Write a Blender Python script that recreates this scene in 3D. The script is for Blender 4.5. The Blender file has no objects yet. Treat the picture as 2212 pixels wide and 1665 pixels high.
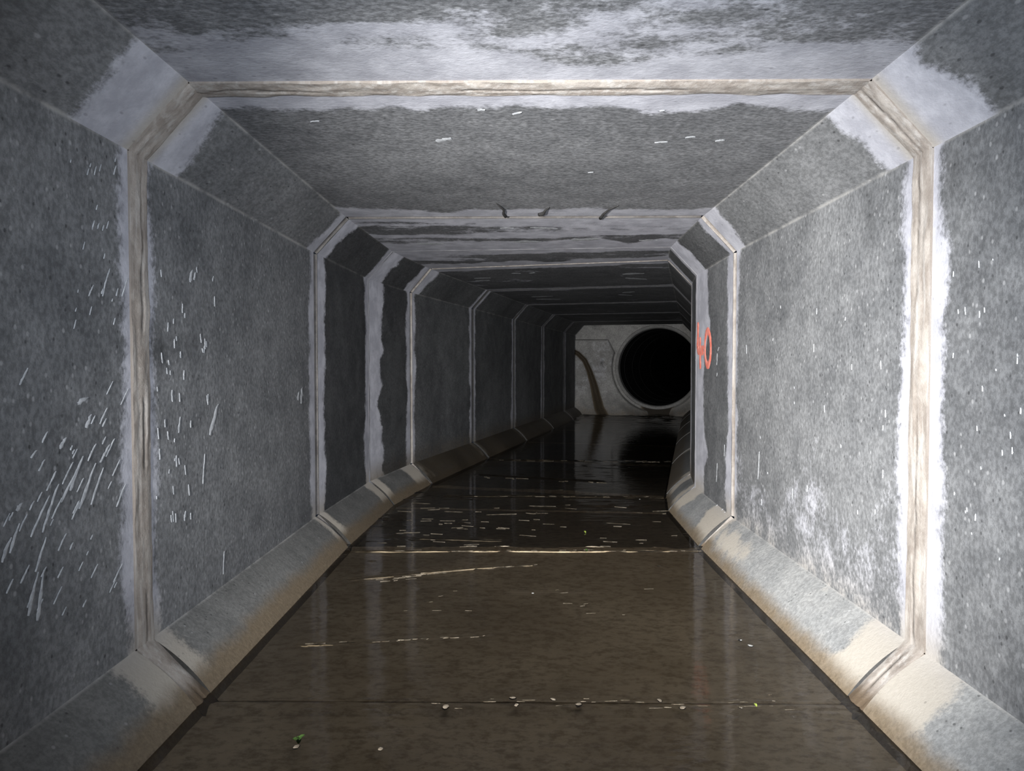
import bpy, math, random
import numpy as np
from mathutils import Vector, Matrix

random.seed(7)
SC = bpy.context.scene
COL = SC.collection

# ------------------------------------------------------------------ camera
F_PX, IMG_W, IMG_H = 1504.3, 2212.0, 1665.0
CAM = np.array([-0.0238, 0.0, 0.9139])
C_PITCH, C_YAW = -0.0283, -0.0102
cam_d = bpy.data.cameras.new('camera')
cam_d.sensor_width = 36.0
cam_d.sensor_fit = 'HORIZONTAL'
cam_d.lens = F_PX / IMG_W * 36.0
cam_d.clip_start = 0.02
cam_d.clip_end = 200
cam_o = bpy.data.objects.new('camera', cam_d)
COL.objects.link(cam_o)
cam_o.location = CAM
cam_o.rotation_euler = (math.pi / 2 + C_PITCH, 0, -C_YAW)
SC.camera = cam_o

# ------------------------------------------------------------------ world and lamps
world = bpy.data.worlds.new('world')
SC.world = world
world.use_nodes = True
world.node_tree.nodes['Background'].inputs[0].default_value = (0.55, 0.68, 1.0, 1)
world.node_tree.nodes['Background'].inputs[1].default_value = 0.02


def spot(name, loc, target, power, angle, blend, radius, color):
    d = bpy.data.lights.new(name, 'SPOT')
    d.energy = power
    d.spot_size = math.radians(angle)
    d.spot_blend = blend
    d.shadow_soft_size = radius
    d.color = color
    o = bpy.data.objects.new(name, d)
    COL.objects.link(o)
    o.location = loc
    o.rotation_euler = (Vector(target) - Vector(loc)).to_track_quat('-Z', 'Y').to_euler()
    return o


# a hand torch beside the photographer, thrown at the right-hand wall, plus an added cool fill spot
spot('hand_torch', (-0.68, 0.0, 0.95), (1.05, 4.60, 0.44), 1400, 71, 1.0, 0.035, (1.0, 0.985, 0.97))
spot('fill_spot', (0.02, -0.30, 0.98), (0.40, 5.0, 0.97), 350, 92, 1.0, 0.04, (0.80, 0.88, 1.0))

SC.view_settings.view_transform = 'Standard'
SC.view_settings.look = 'None'
SC.view_settings.gamma = 1.0
SC.view_settings.use_curve_mapping = False
SC.view_settings.exposure = 0.0
SC.cycles.max_bounces = 6
SC.cycles.diffuse_bounces = 3
SC.cycles.glossy_bounces = 3
SC.cycles.adaptive_threshold = 0.06
SC.cycles.adaptive_min_samples = 16
SC.cycles.use_light_tree = False


# ------------------------------------------------------------------ maths helpers
def px_ray(px, py):
    x, z, y = (px - IMG_W / 2) / F_PX, -(py - IMG_H / 2) / F_PX, 1.0
    c, s = math.cos(C_PITCH), math.sin(C_PITCH)
    y, z = c * y - s * z, s * y + c * z
    c, s = math.cos(C_YAW), math.sin(C_YAW)
    x, y = c * x + s * y, -s * x + c * y
    return np.array([x, y, z])


def px_plane(px, py, p0, n):
    d = px_ray(px, py)
    t = np.dot(np.asarray(p0) - CAM, n) / np.dot(d, n)
    return CAM + d * t


def hash2(ix, iy, seed):
    h = (ix.astype(np.int64) * 374761393 + iy.astype(np.int64) * 668265263 + seed * 2147483647) & 0xFFFFFFFF
    h = ((h ^ (h >> 13)) * 1274126177) & 0xFFFFFFFF
    return ((h ^ (h >> 16)) & 0xFFFFFF) / float(0xFFFFFF)


def vnoise(x, y, seed=0):
    x = np.asarray(x, float)
    y = np.asarray(y, float)
    x, y = np.broadcast_arrays(x, y)
    ix, iy = np.floor(x), np.floor(y)
    fx, fy = x - ix, y - iy
    fx = fx * fx * (3 - 2 * fx)
    fy = fy * fy * (3 - 2 * fy)
    a, b = hash2(ix, iy, seed), hash2(ix + 1, iy, seed)
    c, d = hash2(ix, iy + 1, seed), hash2(ix + 1, iy + 1, seed)
    return (a * (1 - fx) + b * fx) * (1 - fy) + (c * (1 - fx) + d * fx) * fy


def fbm(x, y, seed=0, oct=4):
    s, a, t = 0, 1.0, 0
    for i in range(oct):
        s = s + a * vnoise(np.asarray(x) * 2 ** i, np.asarray(y) * 2 ** i, seed + i * 17)
        t += a
        a *= 0.5
    return s / t * 2 - 1


def sstep(a, b, x):
    t = np.clip((x - a) / (b - a), 0, 1)
    return t * t * (3 - 2 * t)


# ------------------------------------------------------------------ materials
def new_mat(name):
    m = bpy.data.materials.new(name)
    m.use_nodes = True
    nt = m.node_tree
    nt.nodes.clear()
    return m, nt


class NG:
    def __init__(self, nt):
        self.nt = nt

    def n(self, typ, **kw):
        nd = self.nt.nodes.new(typ)
        for k, v in kw.items():
            setattr(nd, k, v)
        return nd

    def l(self, a, b):
        self.nt.links.new(a, b)

    def put(self, sock, v):
        if isinstance(v, bpy.types.NodeSocket):
            self.l(v, sock)
        else:
            sock.default_value = v

    def math(self, op, a, b=0.0, c=None):
        nd = self.n('ShaderNodeMath', operation=op)
        self.put(nd.inputs[0], a)
        self.put(nd.inputs[1], b)
        if c is not None:
            self.put(nd.inputs[2], c)
        return nd.outputs[0]

    def ramp(self, v, a, b, lo=0.0, hi=1.0):
        nd = self.n('ShaderNodeMapRange', interpolation_type='SMOOTHSTEP')
        self.put(nd.inputs[0], v)
        for i, q in enumerate((a, b, lo, hi)):
            self.put(nd.inputs[1 + i], q)
        return nd.outputs[0]

    def mix(self, f, a, b, mode='MIX'):
        nd = self.n('ShaderNodeMix', data_type='RGBA', blend_type=mode)
        self.put(nd.inputs[0], f)
        self.put(nd.inputs[6], a)
        self.put(nd.inputs[7], b)
        return nd.outputs[2]

    def pos(self, scale=(1, 1, 1)):
        g = self.n('ShaderNodeNewGeometry')
        mp = self.n('ShaderNodeMapping')
        self.l(g.outputs['Position'], mp.inputs[0])
        mp.inputs['Scale'].default_value = scale
        return mp.outputs[0]

    def noise(self, vec, scale, detail=4, rough=0.55):
        nd = self.n('ShaderNodeTexNoise')
        self.l(vec, nd.inputs['Vector'])
        nd.inputs['Scale'].default_value = scale
        nd.inputs['Detail'].default_value = detail
        nd.inputs['Roughness'].default_value = rough
        return nd.outputs[0]

    def voro(self, vec, scale):
        nd = self.n('ShaderNodeTexVoronoi')
        self.l(vec, nd.inputs['Vector'])
        nd.inputs['Scale'].default_value = scale
        return nd.outputs['Distance'], nd.outputs['Color']

    def attr(self, name):
        nd = self.n('ShaderNodeAttribute', attribute_name=name)
        return nd.outputs['Fac']

    def out(self, bsdf):
        o = self.n('ShaderNodeOutputMaterial')
        self.l(bsdf, o.inputs[0])


def rgb(r, g, b):
    return (r, g, b, 1.0)


def concrete(name, streak, lo, hi, speck_amt=0.30, drops=0.35, rough=0.7, bump=0.5):
    """grey precast concrete; trowelled plaster, silt stains, wet patches and painted shade come from vertex fields"""
    m, nt = new_mat(name)
    g = NG(nt)
    p = g.pos()
    ps = g.pos(streak)
    big = g.noise(p, 1.3, 3)
    mid = g.noise(p, 9, 4, 0.65)
    fine = g.noise(ps, 75, 3, 0.75)
    v = g.math('MULTIPLY_ADD', big, 0.55, g.math('MULTIPLY', mid, 0.55))
    t = g.ramp(v, 0.34, 0.78)
    col = g.mix(t, rgb(*lo), rgb(*hi))
    sp = g.ramp(fine, 0.34, 0.68, 1.0 - speck_amt, 1.0 + speck_amt * 0.6)
    colm = g.n('ShaderNodeVectorMath', operation='SCALE')
    g.l(col, colm.inputs[0])
    g.put(colm.inputs['Scale'], sp)
    col = colm.outputs[0]
    # pits and pale dried drops share one cell pattern
    vd, vc = g.voro(ps, 40)
    sepc = g.n('ShaderNodeSeparateColor')
    g.l(vc, sepc.inputs[0])
    pit = g.math('MULTIPLY', g.ramp(vd, 0.08, 0.20, 1, 0), g.math('GREATER_THAN', sepc.outputs[0], 0.70))
    col = g.mix(g.math('MULTIPLY', pit, 0.6), col, rgb(0.02, 0.02, 0.021))
    drop = g.math('MULTIPLY', g.ramp(vd, 0.10, 0.24, 1, 0), g.math('LESS_THAN', sepc.outputs[0], 0.12))
    col = g.mix(g.math('MULTIPLY', drop, drops), col, rgb(0.5, 0.5, 0.5))
    # mould fin along the arrises
    edge = g.attr('edge')
    fin = g.math('MULTIPLY', g.ramp(edge, 0.0, 0.010, 1, 0), g.ramp(mid, 0.35, 0.6, 0.15, 0.7))
    col = g.mix(fin, col, rgb(0.40, 0.39, 0.37))
    # wet patches, and shade painted into the colour
    damp_shade = g.attr('damp_shade')
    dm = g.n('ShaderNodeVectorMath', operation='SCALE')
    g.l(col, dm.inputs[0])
    g.put(dm.inputs['Scale'], g.math('MULTIPLY_ADD', damp_shade, -0.72, 1.0))
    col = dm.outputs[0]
    # plaster, feathered out with a float
    pl = g.math('ADD', g.attr('plaster'),
                g.math('ADD', g.math('MULTIPLY', g.math('SUBTRACT', fine, 0.5), 0.06),
                       g.math('MULTIPLY', g.math('SUBTRACT', mid, 0.5), 0.10)))
    pm = g.ramp(pl, -0.016, 0.026)
    pcol = g.mix(g.ramp(mid, 0.35, 0.7), rgb(0.40, 0.40, 0.44), rgb(0.56, 0.56, 0.605))
    pcol = g.mix(g.ramp(g.attr('warm'), 0.0, 1.0), pcol, rgb(0.43, 0.39, 0.33))
    pcol = g.mix(g.math('MULTIPLY', pit, 0.3), pcol, rgb(0.1, 0.1, 0.1))
    col = g.mix(g.math('MULTIPLY', pm, g.attr('thick')), col, pcol)
    # silt, dark where wet and where shade is painted
    gr = g.attr('grime')
    gm = g.ramp(g.math('ADD', gr, g.math('MULTIPLY', g.math('SUBTRACT', mid, 0.5), 0.7)), 0.15, 0.95)
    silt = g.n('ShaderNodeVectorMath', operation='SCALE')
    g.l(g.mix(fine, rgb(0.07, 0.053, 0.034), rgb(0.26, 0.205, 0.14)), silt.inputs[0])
    g.put(silt.inputs['Scale'], g.math('MULTIPLY_ADD', damp_shade, -0.85, 1.0))
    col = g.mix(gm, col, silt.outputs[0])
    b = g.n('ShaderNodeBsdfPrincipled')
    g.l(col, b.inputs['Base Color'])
    g.put(b.inputs['Roughness'], g.math('MULTIPLY_ADD', damp_shade, -0.03, rough))
    b.inputs['Specular IOR Level'].default_value = 0.22
    bp = g.n('ShaderNodeBump')
    bp.inputs['Strength'].default_value = bump
    bp.inputs['Distance'].default_value = 0.003
    g.l(fine, bp.inputs['Height'])
    g.l(bp.outputs[0], b.inputs['Normal'])
    g.out(b.outputs[0])
    return m


def mortar_mat(name, c1, c2, c3):
    m, nt = new_mat(name)
    g = NG(nt)
    p = g.pos()
    a = g.noise(p, 14, 6, 0.65)
    s = g.noise(g.pos((9, 9, 0.8)), 5, 5, 0.6)
    col = g.mix(g.ramp(a, 0.35, 0.65), rgb(*c1), rgb(*c2))
    col = g.mix(g.ramp(s, 0.45, 0.7, 0, 0.8), col, rgb(*c3))
    cr = g.attr('crack')
    col = g.mix(g.ramp(cr, 0.1, 1.0), col, rgb(0.06, 0.052, 0.045))
    gr = g.attr('grime')
    col = g.mix(g.ramp(g.math('ADD', gr, g.math('MULTIPLY', g.math('SUBTRACT', a, 0.5), 0.6)), 0.2, 0.9), col, rgb(0.10, 0.07, 0.042))
    b = g.n('ShaderNodeBsdfPrincipled')
    g.l(col, b.inputs['Base Color'])
    b.inputs['Roughness'].default_value = 0.7
    bp = g.n('ShaderNodeBump')
    bp.inputs['Strength'].default_value = 0.6
    bp.inputs['Distance'].default_value = 0.004
    g.l(g.noise(p, 60, 5, 0.7), bp.inputs['Height'])
    g.l(bp.outputs[0], b.inputs['Normal'])
    g.out(b.outputs[0])
    return m


def floor_mat():
    m, nt = new_mat('silted floor concrete')
    g = NG(nt)
    p = g.pos()
    a = g.noise(p, 2.2, 6, 0.6)
    b_ = g.noise(g.pos((1, 1.6, 1)), 26, 5, 0.7)
    col = g.mix(g.ramp(a, 0.3, 0.7), rgb(0.45, 0.37, 0.265), rgb(0.60, 0.51, 0.38))
    col = g.mix(g.ramp(b_, 0.42, 0.68, 0, 0.6), col, rgb(0.18, 0.13, 0.08))
    vd, vc = g.voro(p, 30)
    sc = g.n('ShaderNodeSeparateColor')
    g.l(vc, sc.inputs[0])
    gritm = g.math('MULTIPLY', g.ramp(vd, 0.1, 0.3, 1, 0), g.math('GREATER_THAN', sc.outputs[0], 0.88))
    col = g.mix(g.math('MULTIPLY', gritm, 0.5), col, rgb(0.34, 0.28, 0.2))
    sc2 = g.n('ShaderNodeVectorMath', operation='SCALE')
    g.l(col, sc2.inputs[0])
    g.put(sc2.inputs['Scale'], g.math('SUBTRACT', 1.0, g.attr('slab_dark')))
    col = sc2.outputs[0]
    b = g.n('ShaderNodeBsdfPrincipled')
    g.l(col, b.inputs['Base Color'])
    b.inputs['Roughness'].default_value = 0.8
    bp = g.n('ShaderNodeBump')
    bp.inputs['Strength'].default_value = 0.7
    bp.inputs['Distance'].default_value = 0.006
    g.l(b_, bp.inputs['Height'])
    g.l(bp.outputs[0], b.inputs['Normal'])
    g.out(b.outputs[0])
    return m


def water_mat():
    m, nt = new_mat('shallow stream water')
    g = NG(nt)
    n1 = g.noise(g.pos((1.0, 3.2, 1)), 7, 3, 0.5)
    n2 = g.noise(g.pos((1.0, 2.4, 1)), 34, 2, 0.5)
    h = g.math('ADD', g.math('MULTIPLY', n1, 1.0), g.math('MULTIPLY', n2, 0.12))
    bp = g.n('ShaderNodeBump')
    bp.inputs['Strength'].default_value = 0.05
    bp.inputs['Distance'].default_value = 0.03
    g.l(h, bp.inputs['Height'])
    fr = g.n('ShaderNodeFresnel')
    fr.inputs['IOR'].default_value = 1.33
    g.l(bp.outputs[0], fr.inputs['Normal'])
    tr = g.n('ShaderNodeBsdfTransparent')
    tr.inputs[0].default_value = (0.96, 0.93, 0.87, 1)
    gl = g.n('ShaderNodeBsdfGlossy')
    gl.inputs['Roughness'].default_value = 0.04
    g.l(bp.outputs[0], gl.inputs['Normal'])
    mx = g.n('ShaderNodeMixShader')
    g.l(fr.outputs[0], mx.inputs[0])
    g.l(tr.outputs[0], mx.inputs[1])
    g.l(gl.outputs[0], mx.inputs[2])
    g.out(mx.outputs[0])
    return m


def plain_mat(name, c1, c2, rough=0.6, scale=40, spec=0.4):
    m, nt = new_mat(name)
    g = NG(nt)
    p = g.pos()
    col = g.mix(g.ramp(g.noise(p, scale, 4, 0.6), 0.35, 0.65), rgb(*c1), rgb(*c2))
    b = g.n('ShaderNodeBsdfPrincipled')
    g.l(col, b.inputs['Base Color'])
    b.inputs['Roughness'].default_value = rough
    b.inputs['Specular IOR Level'].default_value = spec
    g.out(b.outputs[0])
    return m


M_WALL = concrete('grey precast wall concrete', (1, 1, 0.8), (0.115, 0.118, 0.122), (0.235, 0.238, 0.24))
M_CEIL = concrete('grey precast ceiling concrete', (0.65, 1, 1), (0.125, 0.127, 0.132), (0.235, 0.237, 0.242), 0.4, 0.3)
M_HAUN = concrete('smooth precast haunch concrete', (1, 0.5, 1), (0.12, 0.122, 0.124), (0.21, 0.212, 0.214), 0.28, 0.3)
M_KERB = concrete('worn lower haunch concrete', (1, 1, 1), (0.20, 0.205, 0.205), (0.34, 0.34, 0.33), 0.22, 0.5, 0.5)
M_KERB_L = concrete('left lower haunch concrete', (1, 1, 1), (0.115, 0.115, 0.11), (0.20, 0.198, 0.188), 0.22, 0.3, 0.5)  # darker than the right-hand haunch material
M_HEAD = concrete('pale headwall concrete', (1, 1, 0.6), (0.25, 0.245, 0.235), (0.43, 0.42, 0.40), 0.25, 0.1, 0.75)
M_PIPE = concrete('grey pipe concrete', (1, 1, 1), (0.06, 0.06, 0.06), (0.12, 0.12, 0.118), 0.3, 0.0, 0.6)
M_MORT = mortar_mat('beige joint mortar', (0.24, 0.207, 0.178), (0.36, 0.325, 0.288), (0.44, 0.415, 0.385))
M_MORT_D = mortar_mat('dark recessed joint', (0.10, 0.09, 0.082), (0.19, 0.175, 0.16), (0.15, 0.14, 0.135))
M_SKIM = mortar_mat('grey skimmed joint', (0.36, 0.36, 0.385), (0.46, 0.46, 0.49), (0.40, 0.40, 0.43))
M_FLOOR = floor_mat()
M_WATER = water_mat()
M_SPLASH = plain_mat('dried white slurry', (0.30, 0.31, 0.32), (0.46, 0.47, 0.48), 0.7, 60)

# ------------------------------------------------------------------ tunnel set-out
L0 = 1.6312
RINGS = [((0.0, 1.872 - 3 * L0), 0.0), ((0.0, 1.872 - 2 * L0), 0.0), ((0.0, 1.872 - L0), 0.0),
         ((0.0, 1.872), 0.0), ((0.0, 3.503), 0.008), ((0.038, 4.465), 0.085), ((0.159, 5.142), 0.240),
         ((0.534, 6.673), 0.2412), ((0.931, 8.279), 0.2437), ((1.339, 9.911), 0.246),
         ((1.756, 11.563), 0.247), ((2.017, 12.597), 0.2471), ((2.10, 12.93), 0.2471)]
J1 = 3                                              # index of the nearest joint in view
LAST = 11                                           # stub end
HW, HC = 1.05, 1.6548
CTH, CTV, CBH, CBV = 0.1626, 0.1755, 0.1526, 0.1528
FLOOR_Z = -0.022
FACES = {
    'ceiling': ((-(HW - CTH), HC), (HW - CTH, HC), (0, 1)),
    'haunch_tl': ((-HW, HC - CTV), (-(HW - CTH), HC), (-0.734, 0.679)),
    'haunch_tr': ((HW, HC - CTV), (HW - CTH, HC), (0.734, 0.679)),
    'wall_l': ((-HW, CBV), (-HW, HC - CTV), (-1, 0)),
    'wall_r': ((HW, CBV), (HW, HC - CTV), (1, 0)),
    'haunch_bl': ((-(HW - CBH) + 0.03, -0.03), (-HW, CBV), (-0.707, -0.707)),
    'haunch_br': (((HW - CBH) - 0.03, -0.03), (HW, CBV), (0.707, -0.707)),
    'floor': ((-0.872, FLOOR_Z), (0.872, FLOOR_Z), (0, -1)),
}


def ring_pt(k, lx, lz):
    (x, y), a = RINGS[k]
    return np.array([x + lx * math.cos(a), y - lx * math.sin(a), lz])


# joint gap width, recess (+ proud / - sunk), material, and plaster widths by face (near, far) in metres
JOINT = {
    3: dict(gap=0.085, proud=0.006, mat=M_MORT, sm=dict(ceiling=(0.16, 0.115), haunch_tl=(0.20, 0.16), haunch_tr=(0.22, 0.17),
            wall_l=(0.05, 0.04), wall_r=(0.055, 0.05), haunch_bl=(0.14, 0.10), haunch_br=(0.15, 0.17)), amp=0.6),
    4: dict(gap=0.060, proud=-0.014, mat=M_MORT_D, sm=dict(ceiling=(0.15, 0.12), haunch_tl=(0.13, 0.15), haunch_tr=(0.15, 0.07),
            wall_l=(0.075, 0.10), wall_r=(0.04, 0.10), haunch_bl=(0.06, 0.08), haunch_br=(0.04, 0.30)), amp=0.62),
    5: dict(gap=0.030, proud=0.001, mat=M_SKIM, sm=dict(ceiling=(0.26, 0.14), haunch_tl=(0.10, 0.26), haunch_tr=(0.22, 0.05),
            wall_l=(0.10, 0.22), wall_r=(0.25, 0.06), haunch_bl=(0.10, 0.10), haunch_br=(0.20, 0.10)), amp=0.62),
    6: dict(gap=0.060, proud=-0.014, mat=M_MORT, sm=dict(ceiling=(0.15, 0.12), haunch_tl=(0.12, 0.14), haunch_tr=(0.10, 0.08),
            wall_l=(0.09, 0.05), wall_r=(0.10, 0.10), haunch_bl=(0.22, 0.14), haunch_br=(0.12, 0.12)), amp=0.62),
    7: dict(gap=0.070, proud=-0.02, mat=M_MORT_D, sm=dict(ceiling=(0.075, 0.06), haunch_tl=(0.09, 0.05), haunch_tr=(0.10, 0.07),
            wall_l=(0.07, 0.06), wall_r=(0.05, 0.05), haunch_bl=(0.09, 0.05), haunch_br=(0.07, 0.07)), amp=0.62),
    8: dict(gap=0.075, proud=-0.02, mat=M_MORT_D, sm=dict(ceiling=(0.06, 0.06), haunch_tl=(0.03, 0.04), haunch_tr=(0.05, 0.04),
            wall_l=(0.08, 0.06), wall_r=(0.05, 0.05), haunch_bl=(0.07, 0.05), haunch_br=(0.05, 0.05)), amp=0.62),
    9: dict(gap=0.080, proud=-0.025, mat=M_MORT_D, sm=dict(ceiling=(0.06, 0.06), haunch_tl=(0.04, 0.05), haunch_tr=(0.04, 0.04),
            wall_l=(0.09, 0.07), wall_r=(0.05, 0.05), haunch_bl=(0.06, 0.04), haunch_br=(0.05, 0.05)), amp=0.62),
    10: dict(gap=0.090, proud=-0.06, mat=M_MORT_D, sm=dict(ceiling=(0.05, 0.07), haunch_tl=(0.05, 0.05), haunch_tr=(0.04, 0.04),
             wall_l=(0.05, 0.12), wall_r=(0.05, 0.05), haunch_bl=(0.05, 0.15), haunch_br=(0.05, 0.05)), amp=0.62),
}
DEFAULT_J = dict(gap=0.06, proud=-0.01, mat=M_MORT, sm={}, amp=0.4)


def jspec(k):
    return JOINT.get(k, DEFAULT_J)


# ------------------------------------------------------------------ object helpers
def tag(o, label=None, cat=None, group=None, kind=None):
    if label:
        o['label'] = label
    if cat:
        o['category'] = cat
    if group:
        o['group'] = group
    if kind:
        o['kind'] = kind
    return o


def empty(name, loc=(0, 0, 0)):
    o = bpy.data.objects.new(name, None)
    o.empty_display_size = 0.1
    COL.objects.link(o)
    o.location = loc
    return o


def link_mesh(name, me, mat, parent=None, smooth=False):
    o = bpy.data.objects.new(name, me)
    COL.objects.link(o)
    if mat:
        me.materials.append(mat)
    if parent:
        o.parent = parent
        o.matrix_parent_inverse = Matrix.Translation(-Vector(parent.location))
    if smooth:
        me.polygons.foreach_set('use_smooth', [True] * len(me.polygons))
    return o


def mesh_from(name, verts, faces, attrs=None):
    me = bpy.data.meshes.new(name)
    me.from_pydata([tuple(map(float, v)) for v in verts], [], faces)
    me.update()
    if attrs:
        for k, a in attrs.items():
            at = me.attributes.new(k, 'FLOAT', 'POINT')
            at.data.foreach_set('value', np.asarray(a, dtype=np.float32))
    return me


def slab(name, G, back, mat, parent, attrs=None, smooth=False, flip=False):
    """closed slab: dense front grid G[n,m,3], four back corners pushed along vector back"""
    n, m = G.shape[:2]
    verts = G.reshape(-1, 3)
    idx = np.arange(n * m).reshape(n, m)
    q = np.stack([idx[:-1, :-1], idx[1:, :-1], idx[1:, 1:], idx[:-1, 1:]], -1).reshape(-1, 4)
    if flip:
        q = q[:, ::-1]
    faces = q.tolist()
    nf = len(faces)
    # the sides get vertices of their own so that surface wear stops at the arris
    loops = [idx[:, 0], idx[-1, :], idx[::-1, -1], idx[0, ::-1]]
    base = n * m
    allv, nxt, sides = [verts], base, []
    c = [idx[0, 0], idx[-1, 0], idx[-1, -1], idx[0, -1]]
    for i, lp in enumerate(loops):
        allv.append(verts[lp])
        allv.append(np.array([verts[c[i]] + back, verts[c[(i + 1) % 4]] + back]))
        L_ = len(lp)
        sides.append((list(range(nxt, nxt + L_)) + [nxt + L_ + 1, nxt + L_])[::-1])
        nxt += L_ + 2
    allv.append(np.array([verts[i] + back for i in c]))
    sides.append([nxt, nxt + 1, nxt + 2, nxt + 3])
    nxt += 4
    verts = np.vstack(allv)
    if flip:
        sides = [f[::-1] for f in sides]
    faces += sides
    SIDE = dict(plaster=-1.0, damp_shade=1.0, edge=1.0, grime=0.45, warm=0.0, crack=0.4)  # sides painted dark so the joint gaps look shaded
    at = {}
    if attrs:
        for k, a in attrs.items():
            at[k] = np.concatenate([np.asarray(a, float).reshape(-1), np.full(nxt - base, SIDE.get(k, 0.0))])
    me = mesh_from(name, verts, faces, at)
    o = link_mesh(name, me, mat, parent)
    if smooth:
        f = [True] * nf + [False] * 5
        me.polygons.foreach_set('use_smooth', f)
    return o


# ------------------------------------------------------------------ the setting
wall_left = tag(empty('wall_left', (-HW, 1.0, 0)), 'long left wall of speckled grey precast concrete panels', 'wall', kind='structure')
wall_right = tag(empty('wall_right', (HW, 1.0, 0)), 'torch-lit right wall of pale grey precast concrete panels', 'wall', kind='structure')
ceiling = tag(empty('ceiling', (0, 1.0, HC)), 'flat grey concrete ceiling slabs of the box culvert', 'ceiling', kind='structure')
floor = tag(empty('floor', (0, 1.0, FLOOR_Z)), 'brown silted concrete floor slabs under the shallow water', 'floor', kind='structure')
trim_1 = tag(empty('trim_1', (-HW, 1.0, HC)), 'sloping concrete haunch between left wall and ceiling', 'haunch', kind='structure')
trim_2 = tag(empty('trim_2', (HW, 1.0, HC)), 'sloping concrete haunch between right wall and ceiling', 'haunch', kind='structure')
trim_3 = tag(empty('trim_3', (-HW, 1.0, 0)), 'silt-stained sloping haunch along the foot of the left wall', 'haunch', kind='structure')
trim_4 = tag(empty('trim_4', (HW, 1.0, 0)), 'pale worn sloping haunch along the foot of the right wall', 'haunch', kind='structure')
OWNER = {'ceiling': (ceiling, 'panel', M_CEIL), 'wall_l': (wall_left, 'panel', M_WALL), 'wall_r': (wall_right, 'panel', M_WALL),
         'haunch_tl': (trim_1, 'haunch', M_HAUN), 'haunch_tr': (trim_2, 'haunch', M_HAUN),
         'haunch_bl': (trim_3, 'haunch', M_KERB_L), 'haunch_br': (trim_4, 'haunch', M_KERB), 'floor': (floor, 'slab', M_FLOOR)}


def seg_t(length, near):
    step = 0.016 if near else 0.03
    n = max(4, int(length / step))
    return np.linspace(0, 1, n + 1)


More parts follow.
